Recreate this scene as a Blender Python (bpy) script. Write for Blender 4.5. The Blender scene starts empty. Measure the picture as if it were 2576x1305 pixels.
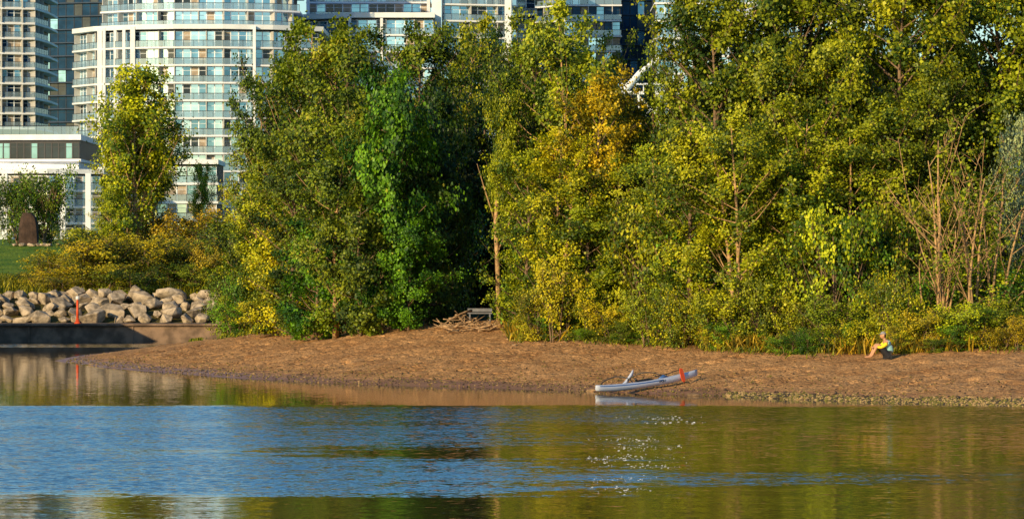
import bpy, bmesh, math, random
import numpy as np
from mathutils import Vector, Matrix

random.seed(7)
F = 9660.0; CH = 4.1
def wx(px, d): return (px-1288.0)*d/F
def wz(py, d): return CH-(py-680.0)*d/F

scene = bpy.context.scene
COL = scene.collection
scene.view_settings.view_transform = 'Standard'
scene.view_settings.look = 'None'
scene.view_settings.exposure = 0

# ------------------------------------------------------------------ helpers
def link(o, parent=None):
    COL.objects.link(o)
    if parent is not None: o.parent = parent
    return o
def empty(name, loc, label, category, group=None):
    e = bpy.data.objects.new(name, None); e.empty_display_size = 0.3
    e.location = loc; link(e); e["label"] = label; e["category"] = category
    if group: e["group"] = group
    return e
def tag(o, label, category, group=None):
    o["label"] = label; o["category"] = category
    if group: o["group"] = group

class MB:
    def __init__(s): s.v=[]; s.f=[]; s.m=[]
    def add(s, verts, faces, mat=0):
        b=len(s.v); s.v.extend([tuple(p) for p in verts])
        for f in faces: s.f.append(tuple(b+i for i in f)); s.m.append(mat)
    def box(s, x0,x1,y0,y1,z0,z1, mat=0):
        s.add([(x0,y0,z0),(x1,y0,z0),(x1,y1,z0),(x0,y1,z0),(x0,y0,z1),(x1,y0,z1),(x1,y1,z1),(x0,y1,z1)],
              [(0,3,2,1),(4,5,6,7),(0,1,5,4),(1,2,6,5),(2,3,7,6),(3,0,4,7)], mat)
    def prism(s, poly, z0, z1, mat=0):
        n=len(poly)
        vs=[(p[0],p[1],z0) for p in poly]+[(p[0],p[1],z1) for p in poly]
        fs=[tuple(range(n-1,-1,-1)), tuple(range(n,2*n))]
        for i in range(n):
            j=(i+1)%n; fs.append((i,j,n+j,n+i))
        s.add(vs,fs,mat)
    def tube(s, pts, rad, n=6, mat=0, cap=True):
        pts=[Vector(p) for p in pts]; vs=[]; k=len(pts)
        for i,p in enumerate(pts):
            d=(pts[min(i+1,k-1)]-pts[max(i-1,0)])
            if d.length<1e-6: d=Vector((0,0,1))
            d.normalize()
            a=Vector((1,0,0)) if abs(d.x)<0.8 else Vector((0,1,0))
            u=d.cross(a).normalized(); w=d.cross(u)
            for j in range(n):
                t=2*math.pi*j/n
                vs.append(p+(u*math.cos(t)+w*math.sin(t))*rad[i])
        fs=[]
        for i in range(k-1):
            for j in range(n):
                fs.append((i*n+j, i*n+(j+1)%n, (i+1)*n+(j+1)%n, (i+1)*n+j))
        if cap:
            fs.append(tuple(range(n-1,-1,-1))); fs.append(tuple(range((k-1)*n,k*n)))
        s.add(vs,fs,mat)
    def mesh(s, name, mats, smooth=False):
        me=bpy.data.meshes.new(name); me.from_pydata(s.v,[],s.f)
        for m in mats: me.materials.append(m)
        me.polygons.foreach_set("material_index", s.m)
        if smooth: me.polygons.foreach_set("use_smooth",[True]*len(s.f))
        me.update(); return me
def obj(name, me, parent=None, loc=(0,0,0)):
    o=bpy.data.objects.new(name, me); o.location=loc; return link(o,parent)

def quads_mesh(name, V, tint, mat):
    n=len(V)//4
    me=bpy.data.meshes.new(name)
    me.vertices.add(n*4); me.vertices.foreach_set("co", V.astype(np.float32).ravel())
    me.loops.add(n*4); me.loops.foreach_set("vertex_index", np.arange(n*4,dtype=np.int32))
    me.polygons.add(n); me.polygons.foreach_set("loop_start", np.arange(0,n*4,4,dtype=np.int32))
    me.polygons.foreach_set("loop_total", np.full(n,4,dtype=np.int32))
    a=me.attributes.new("tint",'FLOAT','FACE'); a.data.foreach_set("value", tint.astype(np.float32))
    me.materials.append(mat); me.update(calc_edges=True); return me

def hsh(ix,iy,seed):
    h=np.sin(ix*127.1+iy*311.7+seed*74.7)*43758.5453
    return h-np.floor(h)
def vnoise(x,y,seed=0):
    ix=np.floor(x); iy=np.floor(y); fx=x-ix; fy=y-iy
    fx=fx*fx*(3-2*fx); fy=fy*fy*(3-2*fy)
    a=hsh(ix,iy,seed); b=hsh(ix+1,iy,seed); c=hsh(ix,iy+1,seed); d=hsh(ix+1,iy+1,seed)
    return (a*(1-fx)+b*fx)*(1-fy)+(c*(1-fx)+d*fx)*fy

# ------------------------------------------------------------------ materials
class NT:
    def __init__(s,name):
        s.mat=bpy.data.materials.new(name); s.mat.use_nodes=True
        s.t=s.mat.node_tree; s.t.nodes.clear()
        s.out=s.t.nodes.new('ShaderNodeOutputMaterial')
    def n(s,typ,**kw):
        nd=s.t.nodes.new(typ)
        for k,v in kw.items(): setattr(nd,k,v)
        return nd
    def l(s,a,b): s.t.links.new(a,b)
    def put(s,sock,v):
        if hasattr(v,'is_linked') or isinstance(v,bpy.types.NodeSocket): s.l(v,sock)
        else: sock.default_value=v
    def m(s,op,a,b=None,c=None,clamp=False):
        nd=s.n('ShaderNodeMath',operation=op,use_clamp=clamp)
        s.put(nd.inputs[0],a)
        if b is not None: s.put(nd.inputs[1],b)
        if c is not None: s.put(nd.inputs[2],c)
        return nd.outputs[0]
    def ss(s,v,a,b):
        nd=s.n('ShaderNodeMapRange',interpolation_type='SMOOTHSTEP')
        s.put(nd.inputs[0],v)
        if a<b: nd.inputs[1].default_value=a; nd.inputs[2].default_value=b; nd.inputs[3].default_value=0; nd.inputs[4].default_value=1
        else: nd.inputs[1].default_value=b; nd.inputs[2].default_value=a; nd.inputs[3].default_value=1; nd.inputs[4].default_value=0
        return nd.outputs[0]
    def mix(s,f,a,b,blend='MIX'):
        nd=s.n('ShaderNodeMix',data_type='RGBA',blend_type=blend)
        s.put(nd.inputs[0],f)
        for i,v in ((6,a),(7,b)):
            if isinstance(v,bpy.types.NodeSocket): s.l(v,nd.inputs[i])
            else: nd.inputs[i].default_value=(v[0],v[1],v[2],1)
        return nd.outputs[2]
    def noise(s,vec,scale,detail=3,rough=.55):
        nd=s.n('ShaderNodeTexNoise'); nd.inputs['Scale'].default_value=scale
        nd.inputs['Detail'].default_value=detail; nd.inputs['Roughness'].default_value=rough
        if vec is not None: s.l(vec,nd.inputs['Vector'])
        return nd
    def princ(s,**kw):
        p=s.n('ShaderNodeBsdfPrincipled')
        for k,v in kw.items():
            k=k.replace('_',' ')
            sock=p.inputs[k]
            if isinstance(v,bpy.types.NodeSocket): s.l(v,sock)
            elif isinstance(v,tuple): sock.default_value=(v[0],v[1],v[2],1)
            else: sock.default_value=v
        return p

def simple(name,c,rough=.7,var=.25,scale=3.0,metal=0.0,bump=0.0,bscale=20.0,spec=.4,c2=None):
    t=NT(name); tc=t.n('ShaderNodeTexCoord')
    nz=t.noise(tc.outputs['Object'],scale,4)
    if c2 is None: c2=tuple(x*(1-var) for x in c); 
    c1=tuple(min(1,x*(1+var*.5)) for x in c)
    f=t.ss(nz.outputs['Fac'],.35,.65)
    p=t.princ(Base_Color=t.mix(f,c2,c1),Roughness=rough,Metallic=metal)
    p.inputs['Specular IOR Level'].default_value=spec
    if bump>0:
        b=t.n('ShaderNodeBump'); b.inputs['Strength'].default_value=bump; b.inputs['Distance'].default_value=.05
        nb=t.noise(tc.outputs['Object'],bscale,5,.65); t.l(nb.outputs['Fac'],b.inputs['Height']); t.l(b.outputs[0],p.inputs['Normal'])
    t.l(p.outputs[0],t.out.inputs[0]); return t.mat

def leafmat(name,transl=.16):
    t=NT(name)
    oi=t.n('ShaderNodeObjectInfo'); at=t.n('ShaderNodeAttribute',attribute_name='tint')
    tin=at.outputs['Fac']
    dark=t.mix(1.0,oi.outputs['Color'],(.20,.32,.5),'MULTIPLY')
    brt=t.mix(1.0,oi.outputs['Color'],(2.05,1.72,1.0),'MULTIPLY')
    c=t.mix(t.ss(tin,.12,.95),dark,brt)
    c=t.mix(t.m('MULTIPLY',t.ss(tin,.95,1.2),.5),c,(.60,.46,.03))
    p=t.princ(Base_Color=c,Roughness=.5); p.inputs['Specular IOR Level'].default_value=.3
    tr=t.n('ShaderNodeBsdfTranslucent'); t.l(t.mix(1.0,c,(1.3,1.25,.5),'MULTIPLY'),tr.inputs[0])
    ms=t.n('ShaderNodeMixShader'); ms.inputs[0].default_value=transl
    t.l(p.outputs[0],ms.inputs[1]); t.l(tr.outputs[0],ms.inputs[2]); t.l(ms.outputs[0],t.out.inputs[0])
    return t.mat

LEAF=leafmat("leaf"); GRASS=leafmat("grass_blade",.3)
BARK=simple("bark",(.22,.14,.08),.85,.45,6,bump=.5)
PALEBARK=simple("pale_bark",(.48,.29,.13),.85,.4,5,bump=.4)
WHITE=simple("white_concrete",(.78,.80,.84),.7,.08,.5)
WHITESTEEL=simple("white_paint",(.80,.85,.92),.5,.06,1)
CREAM=simple("cream_panel",(.55,.53,.50),.7,.15,.6)
DARKCORE=simple("dark_interior",(.035,.035,.04),.6,.3,.5)
DARKMETAL=simple("dark_metal",(.04,.04,.045),.5,.2,2)
NAVYMETAL=simple("navy_metal",(.010,.022,.045),.5,.2,2,spec=.2)
GREYSLAB=simple("grey_slab",(.035,.065,.12),.6,.2,.5,spec=.2)
def glassmat(name,c,metal=.6,rough=.08,var=.35,spec=.5):
    t=NT(name); g=t.n('ShaderNodeNewGeometry')
    nz=t.noise(g.outputs['Position'],.35,2); f=t.ss(nz.outputs['Fac'],.35,.65)
    p=t.princ(Base_Color=t.mix(f,tuple(x*(1-var) for x in c),c),Roughness=rough,Metallic=metal)
    p.inputs['Specular IOR Level'].default_value=spec
    t.l(p.outputs[0],t.out.inputs[0]); return t.mat
G_PALE=glassmat("pale_blue_glass",(.58,.84,1.0),.85,var=.2)
G_MID=glassmat("blue_glass",(.24,.48,.68),.8)
G_DARK=glassmat("dark_glass",(.03,.05,.07),.3,.15)
G_NAVY=glassmat("navy_glass",(.010,.045,.11),.4,.15,spec=.1)
G_CURT=simple("curtained_glass",(.42,.34,.26),.4,.3,1)
def railmat():
    t=NT("railing_glass"); p=t.princ(Base_Color=(.46,.62,.74),Roughness=.1,Metallic=.4)
    tr=t.n('ShaderNodeBsdfTransparent'); tr.inputs[0].default_value=(.75,.85,.9,1)
    ms=t.n('ShaderNodeMixShader'); ms.inputs[0].default_value=.45
    t.l(tr.outputs[0],ms.inputs[1]); t.l(p.outputs[0],ms.inputs[2]); t.l(ms.outputs[0],t.out.inputs[0]); return t.mat
G_RAIL=railmat()

# ------------------------------------------------------------------ world + sun
EL=math.radians(16); AZ=math.radians(215)   # azimuth clockwise from +Y
w=bpy.data.worlds.new("World"); scene.world=w; w.use_nodes=True
nt=w.node_tree; bg=nt.nodes['Background']
sky=nt.nodes.new('ShaderNodeTexSky'); sky.sky_type='NISHITA'; sky.sun_disc=False
sky.sun_elevation=EL; sky.sun_rotation=AZ; sky.air_density=1.0; sky.dust_density=.4; sky.ozone_density=2.8
hs=nt.nodes.new('ShaderNodeHueSaturation'); hs.inputs['Saturation'].default_value=1.36
nt.links.new(sky.outputs[0],hs.inputs['Color']); nt.links.new(hs.outputs[0],bg.inputs[0]); bg.inputs[1].default_value=.145
sl=bpy.data.lights.new("sun",'SUN'); sl.energy=5; sl.angle=math.radians(.5); sl.color=(1,.78,.43)
so=bpy.data.objects.new("sun",sl); link(so)
sdir=Vector((math.sin(AZ)*math.cos(EL),math.cos(AZ)*math.cos(EL),math.sin(EL)))
so.rotation_euler=(-sdir).to_track_quat('-Z','Y').to_euler(); so.location=(0,0,60)

# ------------------------------------------------------------------ camera
cam=bpy.data.cameras.new("camera"); cam.lens=135; cam.sensor_width=36; cam.shift_y=27.5/2576
cam.clip_end=6000; cam.clip_start=1
co=bpy.data.objects.new("camera",cam); co.location=(0,0,CH); co.rotation_euler=(math.pi/2,0,0); link(co); scene.camera=co

# ------------------------------------------------------------------ terrain
front=[(-20.9,174.5),(-17.6,163.7),(-14.3,155.3),(-10.4,146.7),(-7.1,140.4),(-4.1,137.5),(-.5,134.3),(2.85,129.9),(6.05,126.5),(9.0,122.6),(12.4,118.2),(15.4,115.8),(25,109),(60,95),(150,80),(600,60)]
back=[(-17,224),(-18,214),(-19.2,198),(-20.7,184),(-20.9,174.5)]
poly=[(-17,3000)]+back+front[1:]+[(600,3000)]
segs=list(zip(back[:-1],back[1:]))+list(zip(front[:-1],front[1:]))
def hgt(x,y):
    x=np.asarray(x,float); y=np.asarray(y,float)
    wob=(vnoise(x*.35,y*.35,3)-.5)*.9+(vnoise(x*1.1,y*1.1,5)-.5)*.3
    dm=np.full(x.shape,1e9)
    for (ax,ay),(bx,by) in segs:
        dx,dy=bx-ax,by-ay; t=np.clip(((x-ax)*dx+(y-ay)*dy)/(dx*dx+dy*dy),0,1)
        dm=np.minimum(dm,np.hypot(x-ax-t*dx,y-ay-t*dy))
    ins=np.zeros(x.shape,bool); n=len(poly)
    for i in range(n):
        (ax,ay),(bx,by)=poly[i],poly[(i+1)%n]
        if ay==by: continue
        c=((ay>y)!=(by>y))&(x<(bx-ax)*(y-ay)/(by-ay)+ax); ins^=c
    s=np.where(ins,dm,-dm)+wob*.5
    zb=np.interp(s,[-30,-4,0,.6,2,5,9,14,18,30,80],[-2,-.6,0,.10,.24,.62,1.18,1.72,2.1,2.4,3.5])
    zb=zb+.45*np.exp(-(((x+3.5)/5)**2+((y-157)/5)**2))*(s>0)
    hill=np.interp(y,[222.6,223.4,226,231,245,262,400,600,900,3000],[-2,.85,1.0,2.4,3.8,5.8,7,9,12,20])
    z=np.maximum(zb,hill)
    return z
def h1(x,y): return float(hgt(np.array([x]),np.array([y]))[0])
def gp(px,py,dmax=300):
    ds=np.arange(100,dmax,.1); xs=(px-1288)*ds/F; zs=CH-(py-680)*ds/F
    g=np.maximum(hgt(xs,ds),0); k=np.argmax(g>=zs)
    if not (g>=zs).any(): k=int(np.argmin(zs-g))
    return float(xs[k]),float(ds[k]),float(g[k])
vl=[gp(px,py,192) for px,py in [(545,852),(700,832),(800,825),(950,812),(1100,806),(1260,806),(1280,852),(1500,856),(1800,878),(2050,886),(2300,880),(2600,872)]]
vx=np.array([-40,-17]+[p[0] for p in vl]+[40]); vy=np.array([200,196]+[p[1] for p in vl]+[128])
def yveg(x): return np.interp(x,vx,vy)

def axis(a,b,fa,fb,fine,coarse_n):
    L=a+ (fa-a)*(1-np.linspace(1,0,coarse_n)[:]**2.2)
    R=fb+(b-fb)*(np.linspace(0,1,coarse_n)**2.2)
    return np.unique(np.round(np.concatenate([L,np.arange(fa,fb,fine),R]),4))
gx=axis(-1500,1500,-32,26,.13,40); gy1=np.arange(60,112,4.0)
gy=np.unique(np.round(np.concatenate([np.array([-400,-200,-100,0]),gy1,np.arange(112,172,.13),np.arange(172,222,.8),np.arange(222,232,.4),np.arange(232,270,1.5),270+2700*np.linspace(0,1,30)**2]),4))
X,Y=np.meshgrid(gx,gy); Z=hgt(X,Y)
amp=np.clip((Z-.12)*4,0,1)*np.clip((240-Y)/10,0,1)
n1=vnoise(X*2.0,Y*2.0,11); n2=vnoise(X*3.6,Y*2.8,12); n3=vnoise(X*.6,Y*.6,13); n4=vnoise(X*.35+3,Y*.35,14); n5=vnoise(X*6.5,Y*5.5,15)
dent=np.clip(n2-.52,0,1)*-.26*np.clip(n4*1.7,.25,1)
Z=Z+amp*((n1-.5)*.06+dent+(n3-.5)*.09+(n5-.5)*.035)
nx,ny=len(gx),len(gy)
V=np.stack([X,Y,Z],-1).reshape(-1,3)
idx=np.arange(nx*ny).reshape(ny,nx)
Q=np.stack([idx[:-1,:-1],idx[:-1,1:],idx[1:,1:],idx[1:,:-1]],-1).reshape(-1,4)
me=bpy.data.meshes.new("ground"); me.vertices.add(len(V)); me.vertices.foreach_set("co",V.astype(np.float32).ravel())
me.loops.add(Q.size); me.loops.foreach_set("vertex_index",Q.astype(np.int32).ravel())
me.polygons.add(len(Q)); me.polygons.foreach_set("loop_start",np.arange(0,Q.size,4,dtype=np.int32)); me.polygons.foreach_set("loop_total",np.full(len(Q),4,dtype=np.int32))
me.polygons.foreach_set("use_smooth",np.ones(len(Q),bool))
vg=np.clip((Y-yveg(X)+(vnoise(X*.8,Y*.8,8)-.5)*2.5)/1.6,0,1); vg=np.where(Y>231,1,vg)
a=me.attributes.new("veg",'FLOAT','POINT'); a.data.foreach_set("value",vg.astype(np.float32).ravel())
me.update(calc_edges=True)
t=NT("beach_ground"); g=t.n('ShaderNodeNewGeometry'); P=g.outputs['Position']; sp=t.n('ShaderNodeSeparateXYZ'); t.l(P,sp.inputs[0])
na=t.noise(P,.7,5,.6); nb=t.noise(P,12,4,.7); ncc=t.noise(P,.25,3)
sand=t.mix(t.ss(na.outputs['Fac'],.3,.7),(.54,.27,.10),(.80,.44,.18))
sand=t.mix(t.ss(nb.outputs['Fac'],.38,.60),t.mix(1.0,sand,(.45,.40,.36),'MULTIPLY'),sand)
nw=t.m('ADD',sp.outputs['Z'],t.m('MULTIPLY',t.m('SUBTRACT',na.outputs['Fac'],.5),.25))
wet=t.ss(nw,.24,.10)
sand=t.mix(t.m('MULTIPLY',wet,.75),sand,(.24,.12,.08))
veg=t.mix(t.ss(nb.outputs['Fac'],.35,.65),(.05,.035,.015),(.16,.14,.03))
grs=t.mix(t.ss(na.outputs['Fac'],.35,.65),(.08,.17,.012),(.18,.26,.02))
veg=t.mix(t.ss(sp.outputs['Y'],234,246),veg,grs)
at=t.n('ShaderNodeAttribute',attribute_name='veg')
colr=t.mix(at.outputs['Fac'],sand,veg)
bp=t.n('ShaderNodeBump'); bp.inputs['Strength'].default_value=1; bp.inputs['Distance'].default_value=.08
vor=t.n('ShaderNodeTexVoronoi'); vor.inputs['Scale'].default_value=3.4; t.l(P,vor.inputs['Vector'])
hh=t.m('ADD',t.m('MULTIPLY',nb.outputs['Fac'],.7),t.m('MULTIPLY',t.ss(vor.outputs['Distance'],0,.5),.7))
t.l(t.m('MULTIPLY',hh,t.m('SUBTRACT',1.0,wet)),bp.inputs['Height'])
p=t.princ(Base_Color=colr,Roughness=t.m('SUBTRACT',.95,t.m('MULTIPLY',wet,.5))); p.inputs['Specular IOR Level'].default_value=.2
t.l(bp.outputs[0],p.inputs['Normal']); t.l(p.outputs[0],t.out.inputs[0])
me.materials.append(t.mat); o=obj("ground",me); o["kind"]="structure"

# ------------------------------------------------------------------ water
t=NT("lake_water"); g=t.n('ShaderNodeNewGeometry'); P=g.outputs['Position']; sp=t.n('ShaderNodeSeparateXYZ'); t.l(P,sp.inputs[0])
def scaled(P,sx,sy):
    m=t.n('ShaderNodeMapping'); t.l(P,m.inputs[0]); m.inputs['Scale'].default_value=(sx,sy,1); return m.outputs[0]
w1=t.noise(scaled(P,.10,.22),1,4,.6).outputs['Fac']; w2=t.noise(scaled(P,.16,.6),1,3,.6).outputs['Fac']
yy=t.m('ADD',sp.outputs['Y'],t.m('MULTIPLY',t.m('SUBTRACT',w1,.5),10.0))
yf=t.m('ADD',sp.outputs['Y'],t.m('MULTIPLY',t.m('SUBTRACT',w1,.5),4.5))
xx=t.m('ADD',sp.outputs['X'],t.m('MULTIPLY',t.m('SUBTRACT',w2,.5),20.0))
def band(y,a,b,sa,sb): return t.m('MULTIPLY',t.ss(y,a-sa,a+sa),t.ss(y,b+sb,b-sb))
A=t.m('MULTIPLY',band(yf,102,116,4,1.2),t.m('ADD',.3,t.m('MULTIPLY',t.ss(xx,20,5),.7)))
B=t.m('MULTIPLY',band(yy,70.5,104,2.2,4),t.ss(xx,6,-4))
D=t.m('MULTIPLY',band(yy,84,88,1.6,2),t.ss(xx,-9,-3))
B=t.m('MULTIPLY',B,t.m('SUBTRACT',1.0,t.m('MULTIPLY',D,.85)))
C=t.m('MULTIPLY',band(yy,73.5,79,1.5,2),t.m('MULTIPLY',t.ss(xx,15,1),.9))
C2=t.m('MULTIPLY',band(yy,96,99,1.5,2),t.m('MULTIPLY',t.ss(xx,19,5),.5))
E=t.m('MULTIPLY',band(sp.outputs['Y'],205,215,1,1),t.m('MULTIPLY',t.ss(sp.outputs['X'],-17,-19),.6))
mk=t.m('MAXIMUM',t.m('MAXIMUM',A,B),t.m('MAXIMUM',t.m('MAXIMUM',C,C2),E))
mk=t.m('MULTIPLY',mk,t.m('ADD',.70,t.m('MULTIPLY',w2,.6)))
nz1=t.noise(scaled(P,5,9),1,2,.6); nz2=t.noise(scaled(P,1.3,3.2),1,2,.5)
def vm(op,a,b):
    nd=t.n('ShaderNodeVectorMath',operation=op)
    for i,v in ((0,a),(1,b)):
        if isinstance(v,bpy.types.NodeSocket): t.l(v,nd.inputs[i])
        else: nd.inputs[i].default_value=v
    return nd.outputs[0]
def vs(a,sck):
    nd=t.n('ShaderNodeVectorMath',operation='SCALE'); t.l(a,nd.inputs[0]); t.put(nd.inputs['Scale'],sck); return nd.outputs[0]
s1=vm('SUBTRACT',nz1.outputs['Color'],(.5,.5,.5)); s2=vm('SUBTRACT',nz2.outputs['Color'],(.5,.5,.5))
near=t.ss(sp.outputs['Y'],122,105)
slope=vm('ADD',vs(s1,t.m('ADD',t.m('ADD',.03,t.m('MULTIPLY',near,.06)),t.m('MULTIPLY',mk,.42))),vs(s2,t.m('ADD',t.m('ADD',.012,t.m('MULTIPLY',near,.04)),t.m('MULTIPLY',mk,.15))))
slope=vm('MULTIPLY',slope,(.8,1,0))
cb=t.n('ShaderNodeCombineXYZ'); cb.inputs[2].default_value=1; t.l(t.m('MULTIPLY',mk,-.068),cb.inputs[1])
nrm=t.n('ShaderNodeVectorMath',operation='NORMALIZE'); t.l(vm('ADD',slope,cb.outputs[0]),nrm.inputs[0])
p=t.princ(Base_Color=(.055,.04,.014),Roughness=.03); p.inputs['IOR'].default_value=1.7
t.l(nrm.outputs[0],p.inputs['Normal']); t.l(p.outputs[0],t.out.inputs[0])
mb=MB(); mb.add([(-1500,-400,0),(1500,-400,0),(1500,230,0),(-1500,230,0)],[(0,1,2,3)])
o=obj("water",mb.mesh("water",[t.mat])); o["kind"]="structure"
# added white flecks that stand in for sun glints on the ripples
GLINT=simple("glint_white",(.95,.95,.95),.4,.02,3)
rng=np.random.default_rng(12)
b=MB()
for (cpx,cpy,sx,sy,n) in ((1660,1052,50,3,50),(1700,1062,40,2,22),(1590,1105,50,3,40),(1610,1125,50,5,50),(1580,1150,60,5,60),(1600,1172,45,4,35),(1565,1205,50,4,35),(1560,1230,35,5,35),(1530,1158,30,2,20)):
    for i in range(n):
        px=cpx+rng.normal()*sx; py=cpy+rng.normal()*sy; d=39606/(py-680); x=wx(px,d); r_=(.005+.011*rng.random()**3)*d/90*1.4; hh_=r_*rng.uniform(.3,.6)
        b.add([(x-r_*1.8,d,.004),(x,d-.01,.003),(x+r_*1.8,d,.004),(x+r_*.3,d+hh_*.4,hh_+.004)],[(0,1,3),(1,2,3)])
o=obj("glint_flecks",b.mesh("glint_flecks",[GLINT])); o["kind"]="stuff"; tag(o,"small white flecks modelled as sun glints on the rippled water","wave flecks")

# ------------------------------------------------------------------ trees
def tree_meshes(key,seed,H,R,stems=1,t0=.03,nl=44,nsub=6,leaf=.145,npc=34,sig=.21,elev=(22,58),prof=None,tr=.15,bark=None,subr=.012,hole=.10,fl=(.45,1.0),zs=.72):
    rng=np.random.default_rng(seed); B=MB(); C=[];S=[];N=[];O=[];T=[]
    if prof is None: prof=lambda t:(math.sin(math.pi*min(1,(t*.82+.15)))**.55)
    per=max(1,nl//stems)
    for s in range(stems):
        a0=rng.uniform(0,6.28) if stems>1 else 0
        lean=0 if stems==1 else R*rng.uniform(.25,.55)
        Hs=H*(1 if s==0 else rng.uniform(.7,.95))
        ts=np.linspace(0,1,9); ph=rng.uniform(0,6,2)
        pts=np.stack([np.cos(a0)*(.08*stems+lean*ts**1.2)+.02*H*ts*np.sin(ts*5+ph[0]),
                      np.sin(a0)*(.08*stems+lean*ts**1.2)+.02*H*ts*np.sin(ts*4+ph[1]), Hs*.97*ts-.15*(1-ts)],-1)
        B.tube(pts,[tr/(stems**.35)*(1-q)**.8+.015 for q in ts],7)
        for i in range(per):
            tt=t0+(.97-t0)*((i+rng.random())/per)
            p0=np.array([np.interp(tt,ts,pts[:,k]) for k in range(3)])
            az=i*2.4+rng.normal()*.5; rr=R*prof(tt)*rng.uniform(.45,1.3)
            el=math.radians(rng.uniform(*elev))
            if tt<.15: el*=.5
            d=np.array([math.cos(az)*math.cos(el),math.sin(az)*math.cos(el),math.sin(el)])
            L=min(rr/math.cos(el),max(.3,(H*1.03-p0[2])/max(.2,math.sin(el))))
            us=np.array([0,.35,.7,1.0]); wv=rng.normal(size=3)*.05*L
            lp=p0+d*L*us[:,None]+np.array([0,0,.10*L])*us[:,None]**2+wv*np.sin(us*3)[:,None]
            r0=tr*.38*(1-tt*.6)/(stems**.3)
            B.tube(lp,[r0*(1-u*.85)+.006 for u in us],5,cap=False)
            tl=rng.normal()*.20
            if rng.random()<hole: continue
            for j in range(nsub):
                u=rng.uniform(.3,1.0); q0=np.array([np.interp(u,us,lp[:,k]) for k in range(3)])
                sd=d+rng.normal(size=3)*.65+np.array([0,0,.1]); sd/=np.linalg.norm(sd)
                sL=max(.35,rng.uniform(.22,.5)*rr)
                q1=q0+sd*sL*.5+rng.normal(size=3)*.04; q2=q0+sd*sL
                B.tube([q0,q1,q2],[subr,subr*.7,subr*.4],3,cap=False)
                for f in fl:
                    if npc<=0: continue
                    k=int(npc*rng.uniform(.4,1.7)); 
                    if k<1: continue
                    c=q0+sd*sL*f
                    ow=np.array([c[0],c[1],.25*R]); ow/=np.linalg.norm(ow)+1e-6
                    C.append(c);S.append(sig*rng.uniform(.6,1.3));N.append(k);O.append(ow);T.append(tl+rng.normal()*.10)
    tm=B.mesh(key+"_wood",[bark or BARK],True)
    cm=None
    if C:
        C=np.array(C);S=np.array(S);N=np.array(N);O=np.array(O);T=np.array(T)
        I=np.repeat(np.arange(len(C)),N); n=len(I)
        c=C[I]+rng.normal(size=(n,3))*S[I][:,None]*np.array([1,1,zs])
        keep=c[:,2]>.05; c=c[keep]; I=I[keep]; n=len(I)
        nr=O[I]*.8+np.array([0,0,.25])+rng.normal(size=(n,3))*.55; nr/=np.linalg.norm(nr,axis=1)[:,None]
        u=rng.normal(size=(n,3)); u-=nr*(u*nr).sum(1)[:,None]; u/=np.linalg.norm(u,axis=1)[:,None]; v=np.cross(nr,u)
        l=leaf*rng.uniform(.6,1.25,n)[:,None]; wd=l*.9
        V=np.stack([c-u*l*.45,c+v*wd*.5-u*l*.08,c+u*l*.55,c-v*wd*.5-u*l*.08],1).reshape(-1,3)
        tint=.48+T[I]+rng.normal(size=n)*.19
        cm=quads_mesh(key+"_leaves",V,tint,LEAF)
    return tm,cm,H,R
TV={}
TV['p']=[tree_meshes("poplar",10+i,12,2.3,stems=1+(i%2),nl=54,npc=36,sig=.22,leaf=.145,bark=[BARK,PALEBARK][i%2]) for i in range(4)]
TV['m']=[tree_meshes("maple",30+i,8,2.3,stems=1,nl=42,npc=36,leaf=.17,sig=.24,elev=(0,35),tr=.11,t0=.01) for i in range(2)]
TV['b']=[tree_meshes("shrub",40+i,2.4,1.5,stems=5,nl=40,nsub=5,npc=17,leaf=.10,sig=.16,tr=.05,subr=.008,elev=(15,65)) for i in range(3)]
TV['s']=[tree_meshes("slim",50+i,9,2.2,stems=1,nl=46,npc=28,leaf=.16,sig=.26,elev=(35,65),t0=.14,bark=PALEBARK) for i in range(2)]
TV['x']=[tree_meshes("bare",60+i,6,1.7,stems=5,nl=30,nsub=4,npc=5,leaf=.10,elev=(35,68),tr=.07,bark=PALEBARK,subr=.010,hole=0) for i in range(2)]
cnt={}
def plant(kind,px,d,top,hw,col,name,label,cat,group,x=None,var=None):
    X=wx(px,d) if x is None else x
    z=max(0,h1(X,d))-.03
    Ht=wz(top,d)-z if top is not None else hw[1]
    Rr=hw*d/F if top is not None else hw[0]
    vs_=TV[kind]; i=cnt.get(kind,0); cnt[kind]=i+1
    tm,cm,H,R=vs_[(i if var is None else var)%len(vs_)]
    e=empty(name,(X,d,z),label,cat,group)
    e.rotation_euler=(0,0,random.uniform(0,6.28)); e.scale=(Rr/R,Rr/R,Ht/H)
    wd="trunk" if kind in 'pms' else "stem"; lf="crown" if kind in 'pms' else "foliage"
    obj(wd,tm,e)
    if cm: 
        br=random.uniform(.78,1.12)
        o=obj(lf,cm,e); o.color=(col[0]*random.uniform(.88,1.08)*br,col[1]*random.uniform(.94,1.06)*br,col[2],1)
    return e
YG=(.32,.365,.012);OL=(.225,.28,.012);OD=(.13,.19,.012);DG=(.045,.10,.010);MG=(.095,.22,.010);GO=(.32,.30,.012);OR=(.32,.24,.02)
BK=(.03,.048,.006)  # near-black leaves: shade of the inner wood put into the colour
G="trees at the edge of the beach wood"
def P_(px,d,top,hw,col,k='p',lab="tall leafy poplar at the edge of the beach wood",nm="poplar_tree"):
    plant(k,px,d,top,hw,col,nm,lab,"tree",G)
yl="yellow-green poplar in low evening sunlight"; dl="dark green poplar standing in shade"
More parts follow.
